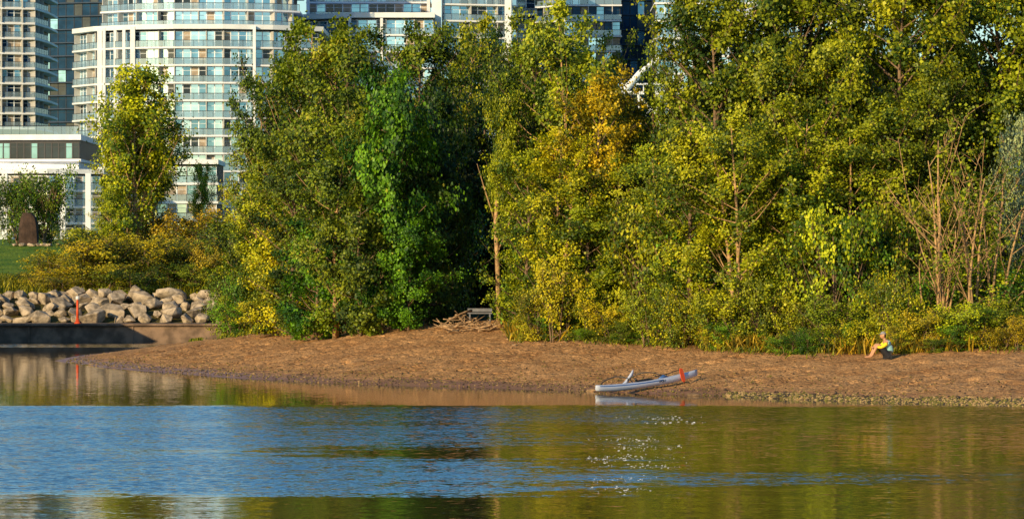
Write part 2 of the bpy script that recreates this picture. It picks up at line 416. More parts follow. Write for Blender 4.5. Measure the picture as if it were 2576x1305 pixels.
# near the spit
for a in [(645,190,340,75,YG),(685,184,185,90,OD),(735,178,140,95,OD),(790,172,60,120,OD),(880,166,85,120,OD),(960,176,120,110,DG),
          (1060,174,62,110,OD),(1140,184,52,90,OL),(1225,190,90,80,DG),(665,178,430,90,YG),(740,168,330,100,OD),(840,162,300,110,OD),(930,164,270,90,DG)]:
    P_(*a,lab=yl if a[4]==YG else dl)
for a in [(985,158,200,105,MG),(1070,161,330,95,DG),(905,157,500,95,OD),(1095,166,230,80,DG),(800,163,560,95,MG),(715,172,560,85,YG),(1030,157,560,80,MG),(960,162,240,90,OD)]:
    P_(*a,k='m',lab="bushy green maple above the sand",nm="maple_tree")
# middle
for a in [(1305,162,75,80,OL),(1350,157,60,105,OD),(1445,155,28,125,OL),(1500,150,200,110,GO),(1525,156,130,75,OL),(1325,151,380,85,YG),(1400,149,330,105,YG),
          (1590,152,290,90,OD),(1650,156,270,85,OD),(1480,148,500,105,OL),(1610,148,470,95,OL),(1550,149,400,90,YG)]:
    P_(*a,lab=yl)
# right
for a in [(1735,150,60,105,OL),(1790,146,-30,140,OL),(1880,147,-80,160,OD),(2010,146,-70,160,OL),(2140,148,-110,160,OD),(2270,144,-80,160,OL),(2400,148,-90,160,OD),(2520,146,-60,160,OL),(2640,145,-90,150,OL),
          (1740,142,330,115,YG),(1860,140,300,125,OL),(1940,143,130,115,OL),(1990,140,280,125,YG),(2080,143,110,115,OL),(2110,141,330,120,OL),(2230,141,260,120,OL),(2400,149,240,140,OD),(2760,142,-50,150,OL),(1690,145,380,100,OL),(2330,142,180,110,OD),(1665,151,200,50,OD)]:
    P_(*a,lab="tall leafy poplar with pale ascending branches")
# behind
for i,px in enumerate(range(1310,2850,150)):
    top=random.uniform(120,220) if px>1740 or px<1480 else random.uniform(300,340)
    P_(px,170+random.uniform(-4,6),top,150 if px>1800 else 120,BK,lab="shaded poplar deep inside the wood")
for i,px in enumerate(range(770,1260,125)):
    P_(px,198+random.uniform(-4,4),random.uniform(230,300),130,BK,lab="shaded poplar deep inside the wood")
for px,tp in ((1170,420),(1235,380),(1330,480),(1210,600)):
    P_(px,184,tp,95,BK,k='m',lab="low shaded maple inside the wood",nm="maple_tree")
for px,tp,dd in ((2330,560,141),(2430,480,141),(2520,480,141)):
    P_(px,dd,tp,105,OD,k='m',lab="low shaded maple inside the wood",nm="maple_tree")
# slim trunk beside the hollow
mb=MB(); x0,y0,z0=wx(1256,155),155,h1(wx(1256,155),155)
mb.tube([(0,0,-.2),(-.05,0,2),(-.15,0,4.2),(-.02,.1,6.5),(.2,.2,8.5)],[.11,.10,.085,.06,.03],8)
mb.tube([(-.15,0,4.2),(-.6,-.1,5.6),(-.9,0,6.6)],[.04,.03,.01],5); mb.tube([(-.07,0,3),(.4,-.1,4.2),(.6,0,5)],[.035,.025,.01],5)
e=empty("slim_tree",(x0,y0,z0),"slim pale trunk standing alone beside dark hollow","tree",G); obj("trunk",mb.mesh("slim_trunk",[PALEBARK],True),e)
o=obj("crown",TV['s'][0][1],e,(.0,0,2.6)); o.scale=(.3,.3,.7); o.color=(*OL,1)
# bare shrubs and silvery willow
for a in [(2410,134.8,340,150),(2490,134.4,430,140),(2350,134.8,560,120)]:
    plant('x',a[0],a[1],a[2],a[3],OL,"bare_shrub","tall sparse shrub with sunlit nearly leafless branches","shrub","bare shrubs at the wood edge")
plant('s',2562,137,340,60,(.28,.32,.20),"willow_tree","silvery grey willow with narrow leaves","tree",G,var=1)
# undergrowth
random.seed(21)
def bush(px,d,R,H,col,lab="leafy shrub at the foot of the trees"):
    plant('b',px,d,None,(R,H),col,"shrub",lab,"shrub","undergrowth along the beach")
px=590
while px<2680:
    if 1095<px<1270: px=1300
    d=float(yveg(wx(px,{True:175,False:140}[px<1000]))); d=float(yveg(wx(px,d)))
    far=px>2290
    c=random.choice([YG,OL,YG,GO,OD,OL]) if px>1260 else random.choice([OL,MG,OD,MG])
    if px>2250: c=random.choice([OL,YG,GO,YG])
    bush(px,d+random.uniform(-.2,2.2),random.uniform(.7,1.4),random.uniform(.7,1.3) if far else random.uniform(.8,2.4),c)
    c=random.choice([OL,OD,MG,YG,OD])
    bush(px+20,d+random.uniform(2.5,5),random.uniform(1.2,1.8),random.uniform(1.4,2.4) if far else random.uniform(2.2,4.2),c)
    if px>1280 and random.random()<.75: bush(px+random.uniform(-20,20),d+random.uniform(-1.3,.3),random.uniform(.4,.9),random.uniform(.3,.9),random.choice([OL,MG,OD,YG,GO]),"low leafy plant spreading onto the sand")
    px+=random.uniform(32,72)
for px,d,R,H,c in [(610,180,1.5,1.6,OL),(650,176,1.3,1.2,YG),(592,184,1.2,1.3,OL),(1400,147,1.2,2.4,GO),(1360,148,1.0,1.6,GO),(2440,133,1.0,.7,OL)]:
    bush(px,d,R,H,c)
# left bank
BL="golden green shrub on the bank above boulders"
def lb(px,d,R,H,c): plant('b',px,d,None,(R,H*.74),c,"shrub",BL,"shrub","shrubs on the bank above the boulders")
for px,d,R,H,c in [(150,238,2.0,2.4,GO),(205,236,2.4,3.4,GO),(280,237,2.6,3.8,GO),(350,238,2.3,3.4,GO),(410,240,2.0,3.0,GO),(470,241,2.0,3.0,OR),(530,240,1.9,3.0,OR),(250,233,2.0,2.1,GO),
                   (330,233,1.8,1.8,OD),(160,233,1.6,1.4,GO),(450,236,2,1.8,OD),(520,235,2,2,OD),(20,240,1.6,.8,OL),(560,244,2,4,OD),(500,250,2.2,4,GO),(430,252,2.4,3.6,OR),(560,233,1.3,1.5,OL),
                   (370,254,2,2.4,OD),(300,252,2,2.2,OL),(240,254,2,2.2,YG),(550,236,1.4,3.0,OR),(120,235,1.5,1.6,GO),(600,236,2,4,OD),(620,232,2,3,OL)]:
    lb(px,d,R,H,c)
plant('s',345,252,215,100,YG,"poplar_tree","airy yellow-green poplar on the grassy bank","tree","trees on the bank")
plant('s',385,254,310,85,YG,"poplar_tree","airy yellow-green poplar on the grassy bank","tree","trees on the bank",var=1)
plant('s',320,256,330,80,OL,"poplar_tree","airy yellow-green poplar on the grassy bank","tree","trees on the bank",var=1)
for px,d,R,H,c in ((90,275,2.2,4.4,(.12,.22,.012)),(60,277,1.7,3.9,(.10,.19,.012)),(130,276,1.4,3.6,(.14,.22,.012)),(-15,270,1.2,4.0,DG)):
    plant('b',px,d,None,(R,H),c,"maple_tree","round dark green tree beside stone monument","tree","trees on the bank")
plant('s',505,262,430,32,OL,"poplar_tree","thin olive tree in front of apartments","tree","trees on the bank")
plant('s',275,250,490,40,YG,"poplar_tree","young yellow tree on the grassy bank","tree","trees on the bank")

# grass
def grass(name,xs,ys,hmin,hmax,wid,col,lab="dry golden grass growing along the wood edge"):
    rng=np.random.default_rng(5); n=len(xs); z=np.maximum(hgt(xs,ys),0)
    b=np.stack([xs,ys,z],-1); h=rng.uniform(hmin,hmax,n)[:,None]; a=rng.uniform(0,6.28,n)
    s=np.stack([np.cos(a),np.sin(a),np.zeros(n)],-1)*wid; ln=np.stack([rng.normal(size=n)*.38,rng.normal(size=n)*.38,np.ones(n)],-1)
    V=np.stack([b-s,b+s,b+ln*h*.6+s*.6,b+ln*h+np.array([.05,0,-.05])],1).reshape(-1,3)
    o=obj(name,quads_mesh(name,V,.45+rng.normal(size=n)*.25,GRASS)); o["kind"]="stuff"; o.color=(*col,1)
    tag(o,lab,"grass"); return o
rng=np.random.default_rng(3)
xs=rng.uniform(-17,18,15000); cl=vnoise(xs*.9,xs*0,4); keep=(cl+rng.random(len(xs))*.25>.74)&~((xs>-3)&(xs<-.6)); xs=xs[keep]
grass("green_grass",xs,yveg(xs)+rng.normal(size=len(xs))*.9+.3,.06,.30,.016,(.20,.24,.02),"short green grass and weeds at the sand edge")
cx=np.concatenate([rng.normal(c,s_,n_) for c,s_,n_ in ((wx(1310,146),.5,900),(wx(1345,146),.5,900),(wx(1870,137),.6,600),(wx(2255,134.5),.35,600),(wx(2320,134.5),.5,900),(wx(2380,134.5),.3,400),(wx(2130,136),.4,300))])
grass("dry_grass",cx,yveg(cx)-.3+rng.normal(size=len(cx))*.4,.25,.75,.018,(.42,.31,.03))
cx=rng.uniform(-36,-14,16000); cy=rng.uniform(232,262,16000); k_=~((cx<-27.5)&(cy>240)); cx=cx[k_]; cy=cy[k_]
grass("meadow_grass",cx,cy,.2,.8,.05,(.26,.26,.02),"rough olive meadow grass covering the bank")

# ------------------------------------------------------------------ boulders
STONE=simple("boulder_stone",(.46,.36,.25),.95,.5,2.6,bump=.9,bscale=6,spec=.2); DSTONE=simple("dark_stone",(.06,.035,.025),.9,.4,2,bump=.6,bscale=6)
def hull(seed,n=16,sc=(1,1,1),bev=.03,mat=STONE,name="boulder"):
    r=random.Random(seed); bm=bmesh.new()
    for i in range(n):
        v=Vector((r.gauss(0,1),r.gauss(0,1),r.gauss(0,1))).normalized()*r.uniform(.8,1.08)
        bm.verts.new((v.x*sc[0]*.5,v.y*sc[1]*.5,v.z*sc[2]*.5))
    res=bmesh.ops.convex_hull(bm,input=bm.verts)
    bmesh.ops.delete(bm,geom=[v for v in bm.verts if not v.link_faces],context='VERTS')
    bmesh.ops.dissolve_limit(bm,angle_limit=.3,verts=bm.verts,edges=bm.edges)
    bmesh.ops.bevel(bm,geom=list(bm.edges),offset=bev,segments=1,affect='EDGES',clamp_overlap=True)
    m=bpy.data.meshes.new(name); bm.to_mesh(m); bm.free(); m.materials.append(mat); return m
BM=[hull(100+i,12+i%5,(1.35,1.1,1.0)) for i in range(10)]
random.seed(5)
for r,d in enumerate((226.0,227.3,228.6,229.8,231.0)):
    x=-37+random.random()
    while x<-15.0:
        s=random.uniform(.6,1.35); z=h1(x,d)
        o=obj("boulder",random.choice(BM),None,(x,d+random.uniform(-.4,.4),z+.22*s)); o.scale=(s*random.uniform(.9,1.35),s,s*random.uniform(.7,1.05))
        o.rotation_euler=(random.uniform(-.4,.4),random.uniform(-.4,.4),random.uniform(0,6.28))
        tag(o,"angular grey-brown boulder in the shore armour","boulder","boulders along the quay")
        x+=s*random.uniform(.85,1.25)
# monument
zz=h1(wx(72,263),263)
r_=random.Random(4); bm=bmesh.new()
for zc_,sc_ in ((-.2,1.0),(.6,1.02),(1.4,.92),(1.95,.75),(2.15,.5)):
    for k_ in range(9):
        a_=2*math.pi*k_/9; bm.verts.new((math.copysign(abs(math.cos(a_))**.5,math.cos(a_))*.68*sc_*r_.uniform(.9,1.06),math.copysign(abs(math.sin(a_))**.5,math.sin(a_))*.4*sc_,zc_+r_.uniform(-.08,.08)))
bmesh.ops.convex_hull(bm,input=bm.verts); bmesh.ops.delete(bm,geom=[v for v in bm.verts if not v.link_faces],context='VERTS')
mm_=bpy.data.meshes.new("monument"); bm.to_mesh(mm_); bm.free(); mm_.materials.append(DSTONE)
o=obj("stone_monument",mm_,None,(wx(72,263),263,zz)); tag(o,"dark upright standing stone on the grass","monument")
for px,s in ((58,.5),(82,.6),(98,.45),(112,.55),(125,.5),(40,.4),(150,.4),(175,.5),(205,.5),(228,.4)):
    o=obj("boulder",random.choice(BM),None,(wx(px,262),261.5,h1(wx(px,262),261.5)+.1)); o.scale=(s,s,s*.6); o.rotation_euler=(0,0,random.uniform(0,6))
    tag(o,"small pale stone at the top of the bank","boulder","stones at the top of the bank")

# quay
CONC=simple("weathered_concrete",(.24,.155,.10),.85,.45,1.2,bump=.4)
def stand(name,mb_,mats,label,cat,loc=(0,0,0),smooth=False):
    o=obj(name,mb_.mesh(name,mats,smooth),None,loc); tag(o,label,cat); return o
mb=MB(); mb.box(-70,-16.2,222.2,225.4,-2,.90); mb.box(-70,-16.1,222.0,225.5,.903,1.02)
for i in range(9): mb.box(-64+i*6,-63.9+i*6,222.14,222.19,-.5,.90)
stand("concrete_quay",mb,[CONC],"low weathered concrete quay wall below the boulders","quay wall")
mb=MB(); mb.box(-48,-28.75,205,213.5,-2,3.95); mb.box(-48.1,-28.7,204.9,213.6,3.953,4.08)  # unseen block added left of frame to cast shade on the quay
stand("quay_shade_block",mb,[CONC],"unseen concrete block added to shade the quay face","shade block")
# marker pole
RED=simple("red_orange_paint",(.75,.09,.02),.5,.15,3); WP=simple("white_pole_paint",(.8,.75,.68),.5,.1,3)
e=empty("marker_pole",(wx(195,223),223,1.02),"red-orange marker pole with white cap on the quay","marker pole")
mb=MB(); mb.tube([(0,0,.1),(0,0,1.38)],[.08,.065],10); obj("shaft",mb.mesh("pole_shaft",[RED],True),e)
mb=MB(); mb.tube([(0,0,0),(0,0,.05),(0,0,.051),(0,0,.3)],[.2,.2,.15,.08],12); obj("base",mb.mesh("pole_base",[RED],True),e)
mb=MB(); mb.tube([(0,0,1.38),(0,0,1.42),(0,0,1.56),(0,0,1.6)],[.1,.11,.11,.05],10); obj("cap",mb.mesh("pole_cap",[WP],True),e)

# ------------------------------------------------------------------ buildings
def offs(pts,o):
    out=[]; n=len(pts)
    for i in range(n):
        a=pts[max(0,i-1)]; b=pts[min(n-1,i+1)]; dx,dy=b[0]-a[0],b[1]-a[1]; L=math.hypot(dx,dy)
        out.append((pts[i][0]+dy/L*o,pts[i][1]-dx/L*o))
    return out
WC={}
def winmesh(w,h,g,fr):
    k=(round(w,2),round(h,2),g.name,fr.name)
    if k in WC: return WC[k]
    b=MB(); b.add([(-w/2,-.04,0),(w/2,-.04,0),(w/2,-.04,h),(-w/2,-.04,h)],[(0,1,2,3)],0)
    f=.09
    b.box(-w/2,-w/2+f,-.12,-.02,0,h,1); b.box(w/2-f,w/2,-.12,-.02,0,h,1)
    b.box(-w/2+f,w/2-f,-.11,-.02,0,.1,1); b.box(-w/2+f,w/2-f,-.11,-.02,h-.1,h,1); b.box(-w/2+f,w/2-f,-.10,-.02,h*.72,h*.72+.06,1)
    WC[k]=b.mesh("window",[g,fr]); return WC[k]
def building(name,label,front,z0,nf,fh,out=1.5,slab=.30,bay=1.6,pal=None,frame=WHITESTEEL,slabm=WHITE,core=DARKCORE,rail=True,depth=22,cols=(),colw=.9,part=3,roofz=.9,railh=1.05,seed=1,endx=.3):
    r=random.Random(seed); ox,oy=front[0]
    e=empty(name,(ox,oy,z0),label,"building")
    fr=[(p[0]-ox,p[1]-oy) for p in front]; by=max(p[1] for p in fr)+depth
    b=MB(); b.prism([fr[0]]+fr[1:]+[(fr[-1][0],by),(fr[0][0],by)],0,nf*fh); obj("wall",b.mesh("wall",[core]),e)
    so_=offs(fr,out); so2=[(so_[0][0]-endx,so_[0][1])]+so_[1:-1]+[(so_[-1][0]+endx,so_[-1][1])]
    b=MB(); b.prism(so2+[(so2[-1][0],by+.3),(so2[0][0],by+.3)],0,slab); sm=b.mesh("floor_slab",[slabm])
    for k in range(nf+1):
        nm="floor_slab" if k<nf else "roof"
        o=obj(nm,sm,e,(0,0,k*fh-slab+ (slab if k==nf else .0)))
        if k==nf: o.scale=(1,1,roofz/slab)
    if rail:
        b=MB(); ri=offs(fr,out-.08); ri[0]=(so2[0][0]+.1,ri[0][1]); ri[-1]=(so2[-1][0]-.1,ri[-1][1])
        for a,c in zip(ri[:-1],ri[1:]):
            b.add([(a[0],a[1],.05),(c[0],c[1],.05),(c[0],c[1],railh),(a[0],a[1],railh)],[(0,1,2,3)],0)
            b.tube([(a[0],a[1],railh+.03),(c[0],c[1],railh+.03)],[.045,.045],4,1)
            L=math.hypot(c[0]-a[0],c[1]-a[1]); n=max(1,int(L/1.5))
            for i in range(n+1):
                q=i/n; x=a[0]+(c[0]-a[0])*q; y=a[1]+(c[1]-a[1])*q; b.box(x-.03,x+.03,y-.03,y+.03,0,railh,1)
        rm=b.mesh("balcony_railing",[G_RAIL,DARKMETAL])
        for k in range(nf): obj("balcony_railing",rm,e,(0,0,k*fh+.004))
    W=[];PT=[]
    h=fh-slab-.02
    for a,c in zip(fr[:-1],fr[1:]):
        L=math.hypot(c[0]-a[0],c[1]-a[1]); n=max(1,round(L/bay)); w_=L/n; an=math.atan2(c[1]-a[1],c[0]-a[0])
        for k in range(nf):
            for i in range(n):
                q=(i+.5)/n; g_=r.choice(pal)
                W.append((a[0]+(c[0]-a[0])*q,a[1]+(c[1]-a[1])*q,k*fh+.01,an,winmesh(w_,h,g_,frame)))
                if part and i%part==0 and out>.6: PT.append((a[0]+(c[0]-a[0])*i/n,a[1]+(c[1]-a[1])*i/n,k*fh+.01,an))
    W.sort(key=lambda q:-q[2])
    for x,y,z,an,m in W[:100]:
        o=obj("window",m,e,(x,y,z)); o.rotation_euler=(0,0,an)
    def merged(lst,nm):
        V=[];Fc=[];M=[];mats=[];base=0
        for x,y,z,an,m in lst:
            mi={}
            for i,mm in enumerate(m.materials):
                if mm not in mats: mats.append(mm)
                mi[i]=mats.index(mm)
            c_,s_=math.cos(an),math.sin(an)
            for v in m.vertices: V.append((x+v.co.x*c_-v.co.y*s_,y+v.co.x*s_+v.co.y*c_,z+v.co.z))
            for p_ in m.polygons: Fc.append(tuple(base+i for i in p_.vertices)); M.append(mi[p_.material_index])
            base+=len(m.vertices)
        mm=bpy.data.meshes.new(nm); mm.from_pydata(V,[],Fc)
        for q in mats: mm.materials.append(q)
        mm.polygons.foreach_set("material_index",M); mm.update()
        o=obj(nm,mm,e); o["kind"]="stuff"
    if len(W)>100: merged(W[100:],"window")
    if PT:
        b=MB(); b.box(-.08,.08,-out+.15,-.13,0,h-.02); pm=b.mesh("partition",[CREAM])
        PT.sort(key=lambda q:-q[2])
        for x,y,z,an in PT[:100]:
            o=obj("partition",pm,e,(x,y,z)); o.rotation_euler=(0,0,an)
        if len(PT)>100: merged([p_+(pm,) for p_ in PT[100:]],"partition")
    for cx_,cy_,cw,zt in cols:
        b=MB(); b.box(-cw/2,cw/2,-.4,.5,-.3,zt); obj("column",b.mesh("column",[WHITE]),e,(cx_-ox,cy_-oy,0))
    return e
def L_(lst): return [(wx(p,d),d) for p,d in lst]
PC=[G_PALE,G_PALE,G_PALE,G_PALE,G_PALE,G_MID,G_MID,G_CURT,G_DARK]
# main curved block, lower part
zr=wz(76,655); fC=L_([(203,666),(250,659),(335,655),(440,653),(560,653),(680,655),(800,660)])
zb=zr-13*3.0
building("apartment_building","curved white balcony apartment block with pale glass",fC,zb,13,3.0,pal=PC,depth=14,roofz=.8,seed=3,out=1.3,part=4,bay=1.3,
   cols=[(wx(251,657.5),657.5,.8,39.5),(wx(262,657),657,.5,39.5),(wx(290,656),656,.5,39.5),(wx(312,654.8),654.8,.5,39.5),(wx(334,653.8),653.8,.8,39.5),(wx(640,652.6),652.6,.5,39.5)])
fU=L_([(272,668),(350,663),(440,661),(560,661),(680,663),(738,666)])
building("apartment_building","set back upper storeys of curved white apartment block",fU,zr+.9,5,3.0,pal=PC,depth=10,seed=4,bay=1.3)
# far left light slab tower
fA=L_([(-160,790),(0,776),(70,778),(98,790)])
building("apartment_tower","tower with white slab balconies and dark glass",fA,wz(322,780),11,3.03,out=1.7,slab=.45,pal=[G_DARK,G_DARK,G_NAVY,G_CURT,G_MID],depth=16,seed=5)
# dark tower
fB=L_([(106,905),(268,900)])
building("apartment_tower","dark navy glass tower with thin grey slabs",fB,8,23,3.1,out=.9,slab=.22,bay=2.0,pal=[G_NAVY,G_NAVY,G_NAVY,G_NAVY,G_DARK,G_MID],frame=NAVYMETAL,slabm=GREYSLAB,core=NAVYMETAL,part=0,depth=20,seed=6,rail=False)
# podiums
fG=L_([(-200,600),(200,598)])
building("podium_building","long low podium with white fascia and dark glazing",fG,wz(400,598),1,2.95,out=.5,slab=.4,bay=1.1,pal=[G_DARK,G_DARK,G_DARK,G_MID],frame=DARKMETAL,core=DARKCORE,part=0,depth=30,rail=False,roofz=.85,seed=7)
b=MB(); x0_,x1_=wx(-200,600),wx(200,600); b.box(0,x1_-x0_,0,25,0,1.9); b.box(-.3,x1_-x0_+.3,-.6,25.2,-.9,-.004)
stand("parapet_wall",b,[WHITE],"pale concrete terrace wall under the podium","wall",(x0_,599,wz(430,600)))
b=MB(); b.add([(0,0,0),(x1_-x0_,0,0),(x1_-x0_,0,1.3),(0,0,1.3)],[(0,1,2,3)],0); b.tube([(0,0,1.33),(x1_-x0_,0,1.33)],[.06,.06],4,1)
for i in range(20): q=(x1_-x0_)*i/19; b.tube([(q,.02,0),(q,.02,1.33)],[.04,.04],4,1)
stand("terrace_railing",b,[G_RAIL,DARKMETAL],"bluish glass railing along the podium terrace","railing",(x0_,598.4,wz(400,598)+2.95+.85))
fH=L_([(-160,585),(120,580),(252,584)])
building("townhouse_block","low white framed residential block with large windows",fH,wz(600,582),4,2.45,out=.7,slab=.3,bay=1.5,pal=[G_MID,G_CURT,G_PALE,G_DARK],part=3,depth=14,roofz=.7,seed=8,
   cols=[(wx(p,579.0),579.0,.8,9.8) for p in (12,158,222)])
fI=L_([(395,600),(545,600)])
building("townhouse_block","low white framed residential block with large windows",fI,wz(600,600),4,2.9,out=.7,slab=.35,bay=1.6,pal=[G_MID,G_CURT,G_PALE],depth=14,roofz=.7,seed=18)
# middle block
fD=L_([(748,690),(900,684),(1090,684)])
zD=wz(48,686)
building("apartment_building","white apartment block with wide terraces and tall columns",fD,zD-9*2.95,9,2.95,out=1.6,pal=[G_MID,G_DARK,G_CURT,G_PALE,G_MID],depth=14,roofz=.9,seed=9,
   cols=[(wx(p,682.2),682.2,.5,26.4) for p in (880,960)])
fD2=L_([(775,700),(1080,700)])
building("apartment_building","set back penthouse storeys with white frames",fD2,zD+1,4,2.95,out=1.2,pal=[G_MID,G_DARK,G_CURT],depth=10,seed=10,cols=[(wx(p,698.6),698.6,.6,12) for p in (775,1078)])
fD3=L_([(1112,690),(1290,694)])
building("apartment_building","white apartment block with wide terraces and tall columns",fD3,zD-8*2.95,12,2.95,out=1.6,pal=[G_MID,G_DARK,G_CURT,G_PALE],depth=18,seed=11,
   cols=[(wx(1098,688),688,1.7,36),(wx(1278,690.5),690.5,1.2,36)])
fD4=L_([(1300,720),(1345,722)])
building("apartment_building","narrow blue glass wing between white blocks",fD4,8,18,2.95,out=.5,slab=.25,pal=[G_MID,G_NAVY],part=0,depth=15,seed=12)
fE=L_([(1340,760),(1420,752),(1560,752)])
building("apartment_building","grey and blue glass apartment block with balconies",fE,8,18,3.0,out=1.4,slab=.3,pal=[G_MID,G_NAVY,G_DARK,G_PALE,G_CURT],frame=DARKMETAL,depth=16,seed=13)
fE2=L_([(1548,780),(1640,782)])
building("apartment_tower","dark glass tower with thin slabs",fE2,8,20,3.0,out=.8,slab=.2,pal=[G_NAVY,G_DARK,G_MID],frame=DARKMETAL,slabm=GREYSLAB,part=0,depth=16,seed=14,rail=False)
fP=L_([(1650,700),(1900,700),(2300,705)])
building("apartment_building","pale long apartment block behind the wood",fP,8,16,3.2,out=1.2,pal=PC,depth=15,seed=15)
e=empty("white_footbridge",(wx(1620,400),400,wz(330,400)),"white steel footbridge with sloping arch and cross bracing","footbridge")
k=400/F
def q(px,py,dy=0): return ((px-1620)*k,dy,(330-py)*k)
for dy in (0,1.6):
    b=MB(); b.tube([q(1530,285,dy),q(1565,235,dy),q(1610,185,dy),q(1660,145,dy),q(1720,110,dy)],[.36,.36,.34,.30,.25],8); obj("arch",b.mesh("arch",[WHITESTEEL],True),e)
b=MB(); b.box(q(1560,0)[0],q(1720,0)[0],-.2,1.8,q(0,238)[2],q(0,230)[2]); obj("deck",b.mesh("deck",[WHITESTEEL]),e)
b=MB()
b.tube([q(1560,212),q(1720,212)],[.1,.1],6)
for i in range(9): b.tube([q(1562+i*19,212),q(1562+i*19,232)],[.06,.06],4)
obj("railing",b.mesh("rail",[WHITESTEEL]),e)
b=MB()
for px in (1605,1650,1700): b.tube([q(px,235),q(px+12,330)],[.16,.2],6)
b.tube([q(1605,240),q(1662,300)],[.09,.09],5); b.tube([q(1662,240),q(1617,300)],[.09,.09],5)
obj("bracing",b.mesh("bracing",[WHITESTEEL]),e)
e=empty("canopy_pavilion",(wx(1990,420),420,7),"large white curved canopy roof on slender mast","pavilion")
b=MB(); n=14; vs_=[];fs_=[]
for i in range(n+1):
    u=i/n; x=-6+u*13
    z=25+2.4*math.sin(u*math.pi)**.8-1.5*abs(math.sin(u*math.pi*3))*.6
    for y,dz in ((-3,-1.6),(0,.5),(4,-.2)): vs_.append((x,y,z+dz))
for i in range(n):
    for j in range(2): fs_.append((i*3+j,i*3+3+j,i*3+4+j,i*3+1+j))
b.add(vs_,fs_); obj("canopy",b.mesh("canopy",[WHITESTEEL],True),e)
b=MB(); b.tube([(-3,-1.2,0),(-3.2,-1.2,28)],[.25,.15],8); b.tube([(4.5,-1.2,0),(4.3,-1.2,27)],[.2,.15],8); obj("mast",b.mesh("mast",[WHITESTEEL]),e)

# ------------------------------------------------------------------ outrigger canoe
HULL=simple("white_gelcoat",(.56,.60,.72),.3,.08,2,spec=.6); BLUE=simple("blue_paint",(.06,.14,.35),.3,.1,2); BLK=simple("black_carbon",(.02,.02,.022),.35,.2,3)
p0=gp(1500,991); p1=gp(1756,956)
dv=Vector((p1[0]-p0[0],p1[1]-p0[1],0)); Lc=dv.length; yaw=math.atan2(dv.y,dv.x); z1=h1(p1[0],p1[1])
e=empty("outrigger_canoe",(p0[0],p0[1],-.05),"white outrigger canoe pulled up from the water","canoe")
e.rotation_euler=(0,-math.atan2(z1+.05,Lc),yaw)
def loft(L,bf,zbf,ztf,n=30,m=14,split=None,x0=0,pw=.8):
    b=MB(); vs_=[];fs_=[];ml=[]
    for i in range(n+1):
        u=i/n; hb=bf(u); zl=zbf(u); zt=ztf(u); zc=zl+(zt-zl)*.62
        for j in range(m):
            a=2*math.pi*j/m; cx=math.sin(a); cz=-math.cos(a)
            y=hb*math.copysign(abs(cx)**pw,cx); z=zc+(cz*(zc-zl) if cz<0 else cz*(zt-zc))
            vs_.append((x0+u*L,y,z))
    for i in range(n):
        for j in range(m):
            fs_.append((i*m+j,i*m+(j+1)%m,(i+1)*m+(j+1)%m,(i+1)*m+j)); ml.append(1 if (split and split(i/n,j,m)) else 0)
    fs_.append(tuple(range(m))[::-1]); fs_.append(tuple(range(n*m,(n+1)*m))); ml+=[0,0]
    b.v=vs_; b.f=fs_; b.m=ml; return b
bf=lambda u:.012+.17*max(0,math.sin(math.pi*min(1,max(0,u))))**.6
zbf=lambda u:.02+.14*abs(2*u-1)**3; ztf=lambda u:.25+.10*abs(2*u-1)**2+.06*max(0,u-.6)
obj("hull",loft(Lc,bf,zbf,ztf,split=lambda u,j,m:(j in(9,) and .03<u<.62)).mesh("hull",[HULL,BLUE],True),e)
b=MB(); b.tube([(Lc*.38,0,.235),(Lc*.42,0,.262),(Lc*.52,0,.262),(Lc*.56,0,.24)],[.03,.055,.055,.03],8); b.tube([(Lc*.40,0,.27),(Lc*.385,0,.37)],[.05,.03],8); obj("seat",b.mesh("seat",[BLK],True),e)
b=MB(); b.tube([(Lc*.62,0,.24),(Lc*.66,.0,.30),(Lc*.71,0,.26)],[.04,.065,.03],8); obj("gear_bag",b.mesh("gear_bag",[BLUE],True),e)
b=MB(); x=Lc*.82
prof=[(0,-.10),(.06,-.06),(.085,.06),(.085,.24),(.06,.36),(0,.38)]
pts=[(px_,z_) for px_,z_ in prof]+[(-px_,z_) for px_,z_ in prof[-2:0:-1]]
n=len(pts); vs_=[(x+p_-.10*z,-.20+.14*z,z+.13) for p_,z in pts]+[(x+p_-.10*z,-.172+.14*z,z+.13) for p_,z in pts]
b.add(vs_,[tuple(range(n)),tuple(range(2*n-1,n-1,-1))]+[(i,i+n,(i+1)%n+n,(i+1)%n) for i in range(n)])
obj("red_paddle_blade",b.mesh("blade",[RED]),e)
b=MB(); b.tube([(x-.035,-.14,.47),(x-.55,.05,.36),(x-1.1,.05,.33)],[.016,.015,.015],6); obj("paddle_shaft",b.mesh("shaft",[BLK],True),e)
ab=loft(Lc*.38,lambda u:.012+.06*max(0,math.sin(math.pi*min(u,.999)))**.5,lambda u:.02+1.95*max(0,u-.70)**1.35+.1*max(0,.2-u),lambda u:.14+2.1*max(0,u-.70)**1.3,x0=Lc*.20)
obj("outrigger_float",ab.mesh("float",[HULL],True),e,(0,1.05,0))
for x0,x1 in ((.36,.24),(.66,.50)):
    b=MB(); pts=[]
    for i in range(13):
        u=i/12; pts.append((Lc*(x0+(x1-x0)*u),1.05*u,.25+.26*math.sin(math.pi*min(1,u*1.0))**.6-.10*u))
    b.tube(pts,[.020]*13,6); obj("boom",b.mesh("boom",[BLK],True),e)
cu=bpy.data.curves.new("lettering",'FONT'); cu.body="SPORT"; cu.size=.11; cu.extrude=.002
tmp=bpy.data.objects.new("tmp",cu); COL.objects.link(tmp)
dg=bpy.context.evaluated_depsgraph_get(); dg.update(); tm_=bpy.data.meshes.new_from_object(tmp.evaluated_get(dg)); bpy.data.objects.remove(tmp); tm_.materials.clear(); tm_.materials.append(BLK)
